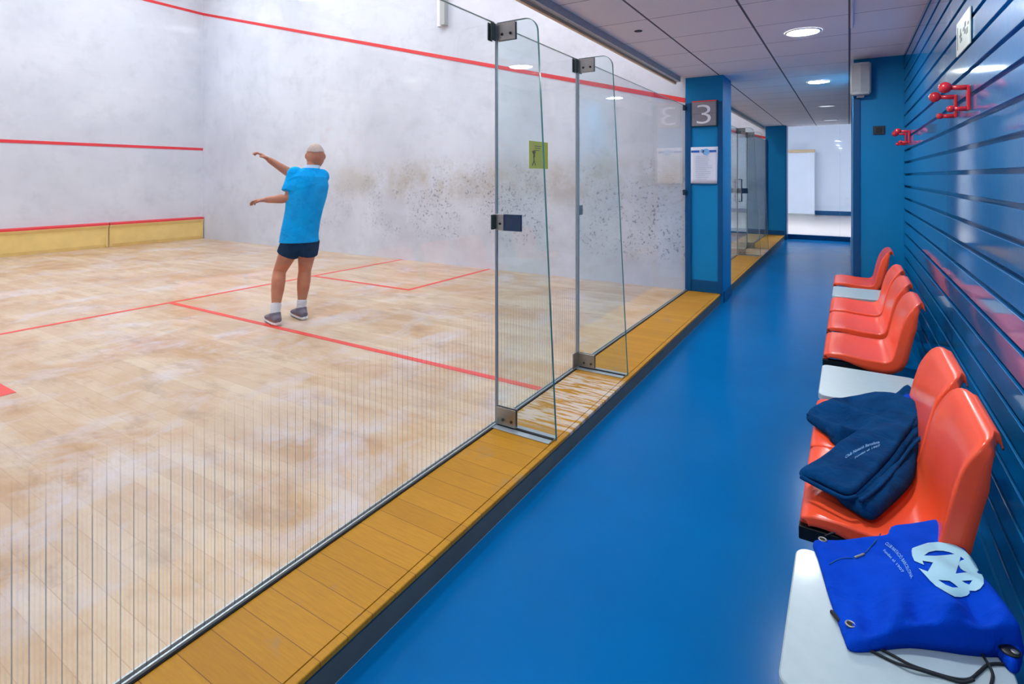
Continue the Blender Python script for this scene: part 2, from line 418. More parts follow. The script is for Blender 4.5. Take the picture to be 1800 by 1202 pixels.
def wall_slope(parent, y, s, d):
    m = MB(); h = .026
    m.prism([(XF, y, 4.60-h), (-.012, y, 2.115-h), (-.012, y, 2.115+h), (XF, y, 4.60+h)], (0, d, 0))
    line('out_line', parent, m, M['red'])
wall_slope(bpy.data.objects['wall_side'], Y1-.0005, 0, -.006)
wall_slope(bpy.data.objects['wall_left'], Y0+.0005, 0, .006)
wall_slope(bpy.data.objects['wall_side_second_court'], Y3-.0005, 0, -.006)
wf = bpy.data.objects['wall_front']
line('out_line', wf, MB().box((XF+.0005, Y0, 4.575), (XF+.007, Y1, 4.625)), M['red'])
line('service_line', wf, MB().box((XF+.0005, Y0, 1.80), (XF+.007, Y1, 1.85)), M['red'])
MB().box((XF+.1, Y3-.012, .0), (-.02, Y3-.0005, .11)).build('skirting', M['blue_dark'], bpy.data.objects['wall_side_second_court'])
# fine ledge line and steel post high on the side wall
ws = bpy.data.objects['wall_side']
for i, (pa, pb, yb) in enumerate(((6.18, 4.52, 0), (4.50, 2.84, 0), (2.82, 1.16, 0))):
    t = empty('tin_panel', (XF, (pa+pb)/2, 0)); h = (pa-pb)/2
    tag(t, ['yellow wooden tin panel at the foot of the front wall, nearest the corner', 'yellow wooden tin panel at the foot of the front wall, second from the corner',
            'yellow wooden tin panel at the foot of the front wall, farthest from the corner'][i], 'tin panel', 'yellow tin panels along the front wall')
    MB().prism([(.001, -h, .001), (.03, -h, .001), (.045, -h, .06), (.05, -h, .34), (.075, -h, .385), (.075, -h, .40), (.001, -h, .40)], (0, 2*h, 0)).build('board', M['tin'], t)
    MB().prism([(.001, -h, .4005), (.078, -h, .4005), (.078, -h, .425), (.001, -h, .445)], (0, 2*h, 0)).build('red_top_strip', M['red'], t)
    for k in range(2):
        MB().box((.046, -h+.01+k*(2*h-.05), .02), (.056, -h+.04+k*(2*h-.05), .37), .003).build('batten', M['tin'], t)
p = atx(772, 48, -1.0)
a = aty(772, 48, Y1); b = aty(788, 48, Y1)
t = empty('wall_post', ((a.x+b.x)/2, Y1, a.z)); tag(t, 'pale grey vertical post fixed high on the side wall above the red line', 'post')
MB().box((-(b.x-a.x)/2, -.05, 0), (0, -.001, 2.4)).build('post_flange', M['white'], t)
MB().box((0.001, -.09, 0.0), ((b.x-a.x)/2, -.001, 2.4)).build('post_web', M['grey_trim'], t)

# pillars between the courts
def pillar(y0, y1, name):
    p = MB().box((-.011, y0, ZF), (.385, y1, ZC-.001)).build(name, M['blue']); return p
pl = pillar(Y1, Y2, 'pillar'); tag(pl, 'blue pillar with the number 3 sign between the courts', kind='structure')
MB().box((-.011, Y1-.022, .001), (.055, Y1-.0005, 2.08), .003).build('jamb_strip', M['blue_dark'], pl)
MB().box((.336, Y1-.022, .001), (.386, Y1-.0005, 2.08), .003).build('jamb_strip', M['blue_dark'], pl)
MB().box((.0555, Y1-.014, .001), (.3355, Y1-.0005, .13), .003).build('skirting', M['blue_dark'], pl)
MB().box((.3855, Y1+.03, ZF), (.397, Y2-.02, .02)).build('skirting', M['blue_dark'], pl)
for z in (2.03, 1.09): MB().box((-.03, Y1-.05, z-.03), (.006, Y1-.0225, z+.03), .004).build('glass_clamp', M['black'], pl)
pl2 = pillar(Y3, YE, 'pillar'); tag(pl2, 'far blue pillar beside the glass end of the corridor', kind='structure')
MB().box((.02, Y3-.014, .001), (.365, Y3-.0005, .1)).build('skirting', M['blue_dark'], pl2)
MB().box((-.011, Y3-.02, .001), (.03, Y3-.0005, 2.08), .003).build('jamb_strip', M['blue_dark'], pl2)
MB().box((.3855, Y3, ZF), (.40, YE, ZC-.01)).build('jamb_strip', M['blue_dark'], pl2)

# slatted right wall: boards with recessed grooves, one mesh
m = MB(); prof = [(XW+.1, ZF)]
z = ZF; g0 = 1.281-.104*20
k = 0; pts = [(XW, ZF)]
gz = 1.285
while gz > ZF+.1: gz -= .1045
while gz < ZC-.02:
    pts += [(XW+.0015, gz-.0105), (XW+.003, gz-.0095), (XW+.034, gz-.0095), (XW+.034, gz+.0095), (XW+.003, gz+.0095), (XW+.0015, gz+.0105)]; gz += .1045
pts += [(XW, ZC-.001), (XW+.1, ZC-.001), (XW+.1, ZF)]
m.prism([(x, -2.6, zz) for x, zz in pts], (0, YN+2.6-.001, 0))
wr = struct('wall_right', m, M['slat'], 'glossy blue slatted wall behind the seats')
# cross wall where the corridor narrows, and the corridor wall beyond
cw = struct('wall_cross', MB().box((XN, YN, ZF), (XW+.1, YN+.12, ZC-.001)).box((XN, YN+.12, ZF), (XN+.1, YE+.1, ZC-.001)), M['blue'], 'blue wall where the corridor narrows')
MB().box((XN-.006, YN-.018, ZF), (XN+.05, YN-.0005, ZC-.28), .002).build('corner_strip', M['blue_dark'], cw)
MB().box((XN-.012, YN+.14, ZF+.001), (XN-.0005, YE-.03, .0)).build('skirting', M['blue_dark'], cw)

# glazed end of the corridor and the room behind it
struct('trim_4', MB().box((.40, YE-.03, ZF), (XN, YE+.04, .0)), M['blue_dark'], 'dark blue sill below the glazed end of the corridor')
gp = empty('window_1', ((.40+XN)/2, YE, .001)); tag(gp, 'tall clear glass pane closing the far end of the corridor', kind='structure')
MB().box((-.589, -.005, 0), (.39, .005, 2.36)).build('pane', M['glass_plain'], gp)
MB().box((.392, -.005, 0), (.589, .005, 2.36)).build('pane', M['glass_plain'], gp)
MB().box((.3902, -.0055, 0), (.3918, .0055, 2.36)).build('seam', M['edge2'], gp)
struct('floor_end_room', MB().box((-4, YE+.045, -.06), (3, 21, 0)), M['roomfloor'], 'pale floor of the room behind the end glass')
struct('wall_end_room', MB().box((-4, 20.6, 0), (3, 20.8, 3.6)).box((-4.1, YE+.05, 0), (-4, 20.6, 3.6)).box((3, YE+.05, 0), (3.1, 20.6, 3.6)), M['room'], 'white walls of the room behind the end glass')
MB().box((-3.9, 20.58, .0), (2.9, 20.5995, .14)).build('skirting', M['blue_dark'], bpy.data.objects['wall_end_room'])
struct('ceiling_end_room', MB().box((-4, YE+.05, 3.6), (3, 20.8, 3.7)), M['room'], 'white ceiling of the room behind the end glass')
struct('wall_end_room_lintel', MB().box((-4, YE+.05, ZC+.06), (3, YE+.1, 3.6)).box((-4, Y3+.21, 0), (-.02, YE+.1, 3.6)).box((XN+.11, YE+.0, 0), (3, YE+.1, 3.6)), M['room'], 'wall over the end glass')
a = aty(1389, 262, 20.2); b = aty(1432, 262, 20.2)
t = empty('partition_board', ((a.x-.6+b.x)/2, 20.2, 0)); tag(t, 'white partition board with tan cap seen through the far glass', 'partition')
h = (b.x-(a.x-.6))/2; ht = aty(1432, 268, 20.2).z
MB().box((-h, -.05, .05), (h, .05, ht), .004).build('panel', M['room'], t)
MB().box((-h, -.09, ht+.001), (h+.01, .09, ht+.1), .004).build('cap_rail', M['tan'], t)
MB().box((-h, -.06, 0), (h+.01, .06, .0495)).build('foot_rail', M['grey_trim'], t)

# ------------------------------------------------------------------ lights (all fittings stand in the scene)
spots = [(-.40, 1), (2.15, 1), (4.68, 1), (7.23, 1), (9.80, 0), (12.30, 0)]
for i, (y, on) in enumerate(spots):
    t = empty('downlight', (1.245, y, ZC))
    tag(t, ['round downlight in the ceiling behind the camera', 'round downlight in the ceiling just ahead of the camera', 'lit round downlight, largest in view, nearest the two ceiling joints',
            'lit round downlight, smaller, level with the end of the blue pillar', 'unlit round downlight, dim, in the narrow part of the corridor', 'unlit round downlight, dimmest, closest to the end glass'][i], 'ceiling light', 'round corridor downlights')
    m = MB(); n = 40; R = [(.125, -.0005), (.125, -.006), (.112, -.010), (.104, -.004)]
    m.rings([[(r*math.cos(2*math.pi*k/n), r*math.sin(2*math.pi*k/n), z) for k in range(n)] for r, z in R], cap=False).build('bezel', M['white'], t)
    m = MB(); m.tube([(0, 0, -.0045), (0, 0, -.0025)], .1035, 40).build('diffuser', M['emit'] if on else M['dim'], t)
# court lamps high under the court ceilings
for i, (cx, cy) in enumerate(((-2.0, 1.2), (-2.0, 4.4), (-5.2, 1.2), (-5.2, 4.4), (-8.0, 1.2), (-8.0, 4.4), (-2.2, 8.4), (-2.2, 11.4), (-6.0, 8.4), (-6.0, 11.4))):
    t = empty('court_lamp', (cx, cy, HC)); tag(t, 'long white lamp under the high court ceiling', 'ceiling light', 'long lamps above the courts')
    MB().box((-.3, -.75, -.09), (.3, .75, -.001), .01).build('housing', M['white'], t)
    MB().box((-.26, -.71, -.098), (.26, .71, -.0905)).build('diffuser', M['emit_court'], t)
for i, cx in enumerate((-1.5, 1.2)):
    t = empty('room_lamp', (cx, 14.7, 3.6)); tag(t, 'white lamp under the ceiling of the end room', 'ceiling light', 'lamps of the end room')
    MB().box((-.3, -.9, -.09), (.3, .9, -.001), .01).build('housing', M['white'], t)
    MB().box((-.26, -.86, -.098), (.26, .86, -.0905)).build('diffuser', M['emit_room'], t)

# ------------------------------------------------------------------ glass back wall, doors and fins
def glass_panel(a, b, lab, ht=2.05, z0=.004, mat='glass'):
    t = empty('glass_screen', (0, (a+b)/2, 0)); tag(t, lab, 'glass screen')
    h = (b-a)/2
    o = MB().box((-.006, a, z0), (.006, b, ht)).build('pane', M[mat], t)   # mesh in world metres so the printed lines run on
    o.location = (0, -(a+b)/2, 0)
    MB().box((-.0058, -h, ht+.0002), (.0058, h, ht+.0022)).build('top_edge', M['edge'], t)
    return t
FT = 2.045
def door(n, a, b, lab):
    t = empty('door_%d' % n, (0, a, 0)); tag(t, lab, kind='structure')
    o = MB().box((-.006, a+.012, .012), (.006, b-.012, FT)).build('pane', M['glass'], t); o.location = (0, -a, 0)
    MB().box((-.0058, .012, FT+.0002), (.0058, b-a-.012, FT+.0022)).build('top_edge', M['edge'], t)
    MB().box((-.0065, .008, .012), (.0065, .0115, FT)).box((-.0065, b-a-.0115, .012), (.0065, b-a-.008, FT)).build('side_edge', M['edge2'], t)
    return t
def screws(m, pts, ax):
    for p in pts: m.tube([p, Vector(p)+Vector(ax)], .007, 12)
def fin(y, lab, lock=False, far=False):
    t = empty('glass_fin', (0, y, 0)); tag(t, lab, 'glass fin', 'glass fins bracing the court glass')
    L = .352; c = []
    top = 2.05; xt = .252; r = .075
    for k in range(9):
        an = math.pi/2*k/8; c.append((xt-r+r*math.sin(an)+(.002*0), top-r+r*math.cos(an)))
    outl = [(.014, .006), (.014, top)] + c + [(L, .006)]
    inner = [(.014, .006), (.014, top-.0025)] + [(x-.0025, z-.0025) if k > 3 else (x-.001, z-.0025) for k, (x, z) in enumerate(c)] + [(L-.0025, .006)]
    MB().prism([(x, -.006, z) for x, z in inner], (0, .012, 0)).build('pane', M['fin'], t)
    # polished green edge running round the fin
    m = MB(); o = outl[1:]; q = inner[1:]
    for i in range(len(o)-1):
        A, B, C, D = o[i], o[i+1], q[i+1], q[i]
        m.prism([(A[0], -.006, A[1]), (B[0], -.006, B[1]), (C[0], -.006, C[1]), (D[0], -.006, D[1])], (0, .012, 0))
    m.build('polished_edge', M['edge'], t)
    MB().box((.0065, -.007, .004), (.0138, .007, 2.045)).build('silicone_joint', M['edge2'], t)
    # brackets
    s = -1 if not lock else 1
    br = MB().box((.016, -.0115, 1.955), (.125, -.0065, 2.045), .002).box((.016, .0065, 1.955), (.125, .0115, 2.045), .002).build('top_bracket', M['steel'], t)
    for q in (.05, .10):
        m = MB(); screws(m, [(q, -.0118, 1.985)], (0, -.004, 0)); m.build('screw', M['hole'], br)
    MB().box((.0067, -.052, 1.955), (.0125, -.0125, 2.045), .002).box((-.0125, -.052, 1.955), (-.0067, -.0125, 2.045), .002).build('top_bracket_plate', M['steel_dark'], t)
    if not lock: MB().box((.0067, .0125, 1.955), (.0125, .05, 2.045), .002).build('top_bracket_plate', M['steel_dark'], t)
    bb = MB().box((.016, -.0115, .012), (.128, -.0065, .10), .002).box((.016, .0065, .012), (.128, .0115, .10), .002).build('bottom_bracket', M['steel'], t)
    for q in (.055, .105):
        m = MB(); screws(m, [(q, -.0118, .04)], (0, -.004, 0)); m.build('screw', M['steel_dark'], bb)
    MB().box((-.005, -.045, .0006), (.333, .045, .005), .001).build('floor_plate', M['alu'], t)
    MB().box((.02, -.0085, .0052), (.333, .0085, .009)).build('rubber_seal', M['hole'], t)
    if lock:
        MB().box((.0067, -.05, 1.0), (.014, -.0125, 1.075), .002).build('keeper_plate', M['steel_dark'], t)
        k = MB().box((.015, -.022, .995), (.065, -.0068, 1.078), .003).build('lock_body', M['steel'], t)
        MB().tube([(.045, -.0222, 1.03), (.045, -.027, 1.03)], .006, 12).build('key_hole', M['hole'], k)
        MB().box((.066, -.0195, .995), (.165, -.0068, 1.078), .002).build('lock_plate', M['lock'], t)
    else:
        MB().box((.0067, .0125, 1.01), (.013, .065, 1.075), .002).build('hinge_plate', M['steel'], t)
        MB().box((.0067, -.085, .012), (.014, -.0125, .11), .003).build('hinge_plate', M['steel'], t)
    return t
A1, B1 = 2.33, 3.32
glass_panel(Y0+.004, A1-.014, 'tall glass panel nearest the camera with fine vertical lines printed low down')
glass_panel(B1+.014, Y1-.024, 'glass panel between the second fin and the blue number 3 pillar', mat='glass_plain')
d1 = door(1, A1, B1, 'frameless glass door of the near court with an olive yellow sticker')
fin(A1, 'tapered glass fin with the lock, nearest the camera', lock=True)
fin(B1, 'tapered glass fin without a lock, on the far side of the near court door')
A2, B2 = 9.44, 10.43
glass_panel(Y2+.004, A2-.014, 'glass panel of the second court just behind the number 3 pillar', mat='glass_plain')
glass_panel(B2+.014, Y3-.024, 'glass panel of the second court beside the far blue pillar', mat='glass_plain')
d2 = door(2, A2, B2, 'frameless glass door of the second court with a bar handle')
hn = MB().tube([(.012, .09, .86), (.055, .09, .86), (.055, .09, 1.22), (.012, .09, 1.22)], .011, 12).build('handle', M['steel_dark'], d2)
fin(A2, 'near glass fin of the second court, beyond the number 3 pillar', lock=True)
fin(B2, 'far glass fin of the second court, closest to the end of the corridor')
# sticker on the near door
a = atx(930, 247, .0068); b = atx(963, 297, .0068)
zt = atx(930, 247, .0068).z; zb = atx(930, 296, .0068).z
t = empty('door_sticker', (.0066, (a.y+b.y)/2, (zt+zb)/2)); tag(t, 'olive yellow sticker with a dark figure stuck on the glass door', 'sticker')
hw = (b.y-a.y)/2; hh = (zt-zb)/2
MB().box((0, -hw, -hh), (.0006, hw, hh)).build('sheet', M['sticker'], t)
m = MB()
for (x0, z0, x1, z1, wd) in ((-.075, .02, -.045, -.01, .009), (-.04, .022, -.062, -.012, .009), (-.06, -.005, -.056, -.04, .011), (-.056, -.035, -.078, -.062, .008), (-.056, -.035, -.04, -.06, .008)):
    d = Vector((0, x1-x0, z1-z0)).normalized(); nn = Vector((0, -d.z, d.y))*wd/2; A = Vector((.0007, x0, z0)); B = Vector((.0007, x1, z1))
    m.prism([A-nn, B-nn, B+nn, A+nn], (.0003, 0, 0))
m.tube([(.0007, -.058, .018), (.001, -.058, .018)], .009, 12)
m.build('figure', M['stickink'], t)
m = MB()
for k in range(3): m.box((.0007, -.05, hh-.03-k*.012), (.0009, .03-k*.01, hh-.026-k*.012))
m.build('printed_lines', M['stickink'], t)

# ------------------------------------------------------------------ signs and papers on the pillar
a = aty(1217, 178, Y1-.0); b = aty(1262, 222, Y1-.0)
cx = (a.x+b.x)/2; cz = 1.955; hw = .135; hh = .14
t = empty('court_sign', (cx, Y1, cz)); tag(t, 'square grey sign reading 3 with a red top edge on the blue pillar', 'sign')
MB().box((-hw, -.045, -hh), (hw, -.0006, hh), .003).build('frame', M['steel_dark'], t)
MB().box((-hw+.008, -.049, -.002), (hw-.012, -.0455, hh-.014)).box((-hw+.008, -.049, -hh+.006), (hw-.012, -.0455, -.005)).build('face_plate', M['signgrey'], t)
MB().box((-hw+.004, -.0485, hh-.013), (hw-.004, -.0455, hh-.001)).build('red_edge', M['red2'], t)
me = text_mesh('3', .30, 8, -.004)
xs = [v.co.x for v in me.vertices]; ys = [v.co.y for v in me.vertices]; w3 = max(xs)-min(xs); h3 = max(ys)-min(ys)
for v in me.vertices:
    v.co = Vector(((v.co.x-min(xs))/w3*.148-.077, -.0496, (v.co.y-min(ys))/h3*.205-.112))
me.materials.append(M['signw']); o = bpy.data.objects.new('numeral', me); COL.objects.link(o); o.parent = t
a = aty(1215, 258, Y1); b = aty(1263, 322, Y1)
hw = .143; hh = .20
t = empty('notice_paper', ((a.x+b.x)/2, Y1, 1.39)); tag(t, 'white notice sheet with a blue header taped below the number 3 sign', 'notice')
m = MB(); n = 10
rows = [[(-hw+2*hw*i/n - (.008*(1-j/8) if i == n else 0), -.0235-.006*math.sin(math.pi*i/n)*(1-j/8), -hh+2*hh*j/8) for i in range(n+1)] for j in range(9)]
bmv = [[m.bm.verts.new(p) for p in r] for r in rows]
for j in range(8):
    for i in range(n): m.bm.faces.new((bmv[j][i], bmv[j][i+1], bmv[j+1][i+1], bmv[j+1][i])).smooth = True
m.build('sheet', M['paper'], t, solid=.0006)
MB().box((-hw+.004, -.0268, hh-.06), (-.05, -.0238, hh-.036)).build('header_band', M['blueink'], t)
MB().box((.05, -.0268, hh-.06), (hw-.016, -.0238, hh-.036)).build('header_band', M['blueink'], t)
m = MB().tube([(.02, -.0282, hh-.055), (.02, -.0275, hh-.055)], .036, 20); m.tube([(-.02, -.0282, hh-.045), (-.02, -.0275, hh-.045)], .02, 20)
m.build('emblem', M['printblue'], t)
m = MB(); random.seed(3)
for k in range(13):
    z = hh-.105-k*.021; x1 = .10-random.random()*.07
    m.box((-.09, -.0312, z), (x1-.015, -.0302, z+.006))
m.build('text_lines', M['ink'], t)

# sign with pictograms on the slatted wall
a = atx(1684, 42, XW); b = atx(1708, 75, XW)
yc = (a.y+b.y)/2; hl = (a.y-b.y)/2; zc = (atx(1708, 10, XW).z+atx(1708, 75, XW).z)/2
t = empty('wall_plate', (XW, yc, zc)); tag(t, 'small pale green plate with grey marks high on the slatted wall', 'sign')
MB().box((-.006, -hl, -.075), (-.0006, hl, .075), .002).build('plate', M['plate'], t)
m = MB()
for (y, z, hy, hz) in ((.05, .0, .022, .006), (.05, .0, .006, .03), (.03, -.02, .014, .006), (-.03, .012, .02, .007), (-.06, .025, .016, .010), (-.055, -.005, .012, .008), (-.1, -.01, .02, .012), (-.13, .015, .012, .006), (.125, .0, .004, .05)):
    MB().box((-.0072, y-hy, z-hz), (-.0062, y+hy, z+hz)).build('pictogram', M['plateink'], t)
m.bm.free()

# wall speaker, its duct and the black switch on the cross wall
a = aty(1494, 113, YN-.1); b = aty(1532, 165, YN-.1)
t = empty('wall_speaker', ((a.x+b.x)/2, YN, (a.z+b.z)/2)); tag(t, 'off-white wall speaker high on the blue cross wall', 'speaker')
hw = (b.x-a.x)/2; hh = (a.z-b.z)/2
m = MB(); m.prism([(-hw*.8, -.012, -hh), (hw*.8, -.012, -hh), (hw, -.10, -hh), (hw*.86, -.15, -hh), (0, -.165, -hh), (-hw*.86, -.15, -hh), (-hw, -.10, -hh)], (0, 0, 2*hh))
bmesh.ops.bevel(m.bm, geom=list(m.bm.edges), offset=.010, segments=3, affect='EDGES'); m.build('cabinet', M['speaker'], t)
m = MB(); m.prism([(hw*.8, -.157, -hh+.02), (0, -.1695, -hh+.02), (-hw*.8, -.157, -hh+.02), (-hw*.8, -.155, -hh+.02), (0, -.1655, -hh+.02), (hw*.8, -.155, -hh+.02)], (0, 0, 2*hh-.04)); m.build('grille', plain('speaker_grille', srgb(186, 190, 190), .6, var=.15, sc=300), t)
MB().box((-.03, -.06, -hh-.02), (.03, -.0006, -hh-.001), .004).box((-.02, -.012, -hh), (.02, -.0006, hh)).build('mounting_bracket', M['speaker'], t)
a = aty(1545, 229, YN)
t = empty('wall_switch', (a.x, YN, a.z)); tag(t, 'small black switch on the blue cross wall', 'switch')
MB().box((-.045, -.012, -.04), (.045, -.0006, .04), .004).build('frame', M['switch'], t)
MB().box((-.02, -.016, -.022), (.02, -.0125, .022), .002).build('rocker', M['black'], t)
t = MB().box((XN-.03, 3.2, ZC-.014), (XN-.014, 4.7, ZC-.0006), .003).build('cable_duct', M['white']); tag(t, 'thin white cable duct running along the corridor ceiling', 'cable duct')
t = MB().tube([(.19, 4.0, ZC-.004), (.19, 4.0, ZC-.0006)], .03, 24).build('ceiling_cap', M['hole']); tag(t, 'small dark round cap in the corridor ceiling', 'ceiling cap')

# coat hooks
def make_hook():
    t = empty('coat_hook', (XW, 0, 1.587))
    MB().box((-.014, -.013, -.052), (-.0006, .013, .052), .005).build('back_bar', M['hook'], t)
    MB().tube([(-.008, 0, .043), (-.03, 0, .043), (-.072, 0, .046)], [.011, .0105, .009], 16).build('upper_arm', M['hook'], t)
    MB().sphere((-.082, 0, .047), .0235).build('upper_ball', M['hook'], t)
    MB().tube([(-.008, 0, -.044), (-.035, 0, -.044), (-.06, 0, -.042)], [.010, .010, .009], 16).build('lower_arm', M['hook'], t)
    MB().sphere((-.064, 0, -.042), .0145).build('lower_ball', M['hook'], t)
    return t
hk = make_hook()
for i, y in enumerate((2.854, 3.168, 5.40, 5.72)):
    o = hk if i == 0 else copy_tree(hk); o.location = (XW, y, 1.587)
    tag(o, ['red ball-ended coat hook on the slatted wall, nearest the camera', 'red ball-ended coat hook just beyond the nearest one',
            'red coat hook of the far pair, the nearer one', 'red coat hook of the far pair, closest to the cross wall'][i], 'coat hook', 'red coat hooks on the slatted wall')

# ------------------------------------------------------------------ seats on a beam
ZS = .355
PROF = [(-.004, -.022), (.0, -.008), (.012, .0), (.035, .003), (.08, .0), (.15, -.008), (.22, -.012), (.265, -.010), (.292, .004), (.306, .032), (.315, .075),
        (.329, .14), (.345, .20), (.360, .245), (.374, .272), (.392, .288), (.412, .293)]
def catmull(P, n):
    out = []
    for i in range(len(P)-1):
        p0 = P[max(i-1, 0)]; p1 = P[i]; p2 = P[i+1]; p3 = P[min(i+2, len(P)-1)]
        for k in range(n):
            t = k/n
            out.append(tuple(.5*((2*p1[j])+(-p0[j]+p2[j])*t+(2*p0[j]-5*p1[j]+4*p2[j]-p3[j])*t*t+(-p0[j]+3*p1[j]-3*p2[j]+p3[j])*t**3) for j in range(len(p1))))
    out.append(tuple(P[-1])); return out
def smooth_step(a, b, x):
    t = max(0, min(1, (x-a)/(b-a))); return t*t*(3-2*t)
def shell_mesh(W=.225):
    P = catmull(PROF, 8); S = [0]
    for i in range(1, len(P)): S.append(S[-1]+math.dist(P[i], P[i-1]))
    Ltot = S[-1]
    def at(s):
        s = max(0, min(Ltot, s)); i = 0
        lo, hi = 0, len(S)-2
        while lo < hi:
            mid = (lo+hi+1)//2
            if S[mid] <= s: lo = mid
            else: hi = mid-1
        t = (s-S[lo])/(S[lo+1]-S[lo]); a, b = P[lo], P[lo+1]
        p = (a[0]+(b[0]-a[0])*t, a[1]+(b[1]-a[1])*t)
        q0 = P[max(lo-1, 0)]; q1 = P[min(lo+2, len(P)-1)]
        dx, dz = q1[0]-q0[0], q1[1]-q0[1]; l = math.hypot(dx, dz)
        return p, (-dz/l, dx/l)      # point and upward / forward normal
    m = MB(); bm = m.bm
    def hw(s):      # half width along the profile: rounded front corners, tapering rounded back
        u = s/Ltot; w = W
        w *= 1-.05*smooth_step(.6, .95, u)
        rf = .03; 
        if s < rf: w -= rf-math.sqrt(max(0, rf*rf-(rf-s)**2))
        rt = .07; e = Ltot-s
        if e < rt: w -= (rt-math.sqrt(max(0, rt*rt-(rt-e)**2)))*1.1
        return w
    def skirt(s):
        u = s/Ltot
        return .024+.034*smooth_step(.05, .45, u)-.030*smooth_step(.78, .96, u)
    ns = 72; nu = 14; rows = []
    for i in range(ns+1):
        s = Ltot*(i/ns); p, n = at(s); w = hw(s); sk = skirt(s); r = .008; row = []
        def pt(y, h, out=0): return Vector((p[0]+n[0]*h, y, p[1]+n[1]*h))
        cols = []
        wi = w-r
        for k in range(nu+1):
            f = -1+2*k/nu; dish = .010*abs(f)**3*smooth_step(.0, .2, s/Ltot)*(1-smooth_step(.8, .95, s/Ltot)); cols.append((f*wi, dish))
        d = cols[-1][1]
        side = []
        for k in range(1, 5):
            an = math.pi/2*k/4; side.append((wi+r*math.sin(an), d-r*(1-math.cos(an))))
        side += [(w+.001, d-r-(sk-r)*.5), (w+.003, d-sk)]
        allc = [(-a, b) for a, b in side[::-1]]+cols+side
        rows.append([bm.verts.new(pt(a, b)) for a, b in allc])
    for i in range(ns):
        for k in range(len(rows[0])-1):
            bm.faces.new((rows[i][k], rows[i][k+1], rows[i+1][k+1], rows[i+1][k])).smooth = True
    # front lip rolled under and top rim rolled down behind
    for row, dirs in ((rows[0], [(-.0005, -.010), (.003, -.018), (.010, -.020)]), (rows[-1], [(.008, -.002), (.0115, -.007), (.012, -.014)])):
        prev = row
        for dx, dz in dirs:
            nr = [bm.verts.new(v.co+Vector((dx, 0, dz))) for v in row]
            for k in range(len(row)-1): bm.faces.new((prev[k], prev[k+1], nr[k+1], nr[k])).smooth = True
            prev = nr
    return m
def make_chair():
    t = empty('plastic_chair', (1.43, 0, ZS))
    shell_mesh().build('shell', M['chair'], t, solid=.004)
    for s in (-1, 1):
        b = MB().box((-.006, s*.198-.018, -.070), (.28, s*.198+.018, -.034), .003).build('bracket', M['black'], t)
    MB().box((.10, -.10, -.070), (.24, .10, -.0625), .002).build('mounting_plate', M['black'], t)
    return t
def rrect(cx, cy, hx, hy, r, n=6):
    P = []
    for (sx, sy, a0) in ((1, 1, 0), (-1, 1, 90), (-1, -1, 180), (1, -1, 270)):
        for k in range(n+1):
            a = math.radians(a0+90*k/n); P.append((cx+sx*(hx-r)+r*math.cos(a), cy+sy*(hy-r)+r*math.sin(a)))
    return P
def make_table():
    t = empty('side_table', (1.43, 0, ZS))
    m = MB(); O = rrect(.185, 0, .185, .215, .03); I = rrect(.185, 0, .182, .212, .027)
    m.rings([[(x, y, -.026) for x, y in I], [(x, y, -.023) for x, y in O], [(x, y, -.003) for x, y in O], [(x, y, 0) for x, y in I]])
    m.build('table_top', M['table'], t, smooth=False)
    for s in (-1, 1): MB().box((.03, s*.12-.014, -.056), (.30, s*.12+.014, -.0265), .003).build('bracket', M['black'], t)
    return t
ch = make_chair(); tb = make_table(); first = {'c': ch, 't': tb}
seats = [('t', 1.305, 'white table top of the beam seating, nearest the camera, under the blue bag'),
         ('c', 1.885, 'orange-red plastic seat nearest the camera, half covered by the navy top'),
         ('c', 2.345, 'orange-red plastic seat second from the camera, its cushion area hidden by the navy top'),
         ('t', 2.84, 'white table top between the seats with clothes and the empty seats'),
         ('c', 3.47, 'empty orange-red seat just beyond the middle white table'),
         ('c', 4.04, 'empty orange-red seat in the middle of the three empty ones in a row'),
         ('c', 4.55, 'empty orange-red seat just before the farthest white table'),
         ('t', 5.06, 'small-looking white table top beside the farthest orange-red seat'),
         ('c', 5.66, 'orange-red seat farthest away, against the blue cross wall')]
used = set(); SEAT = {}
for k, y, lab in seats:
    o = first[k] if k not in used else copy_tree(first[k]); used.add(k)
    o.location = (1.43, y, ZS); tag(o, lab, 'seat' if k == 'c' else 'table', 'orange-red seats on the beam' if k == 'c' else 'white table tops on the beam'); SEAT[y] = o
t = empty('bench_frame', (1.60, 3.3, ZF)); tag(t, 'black steel beam with floor legs carrying the seats and tables', 'beam')
MB().box((-.03, -2.4, .33), (.03, 2.62, .382), .004).build('beam', M['black'], t)
for y in (-2.1, -.72, .5, 2.3):
    l = MB().box((-.025, y-.02, .02), (.025, y+.02, .3295), .003).build('leg', M['black'], t)
    MB().box((-.17, y-.03, .001), (.17, y+.03, .0195), .004).build('foot', M['black'], l)

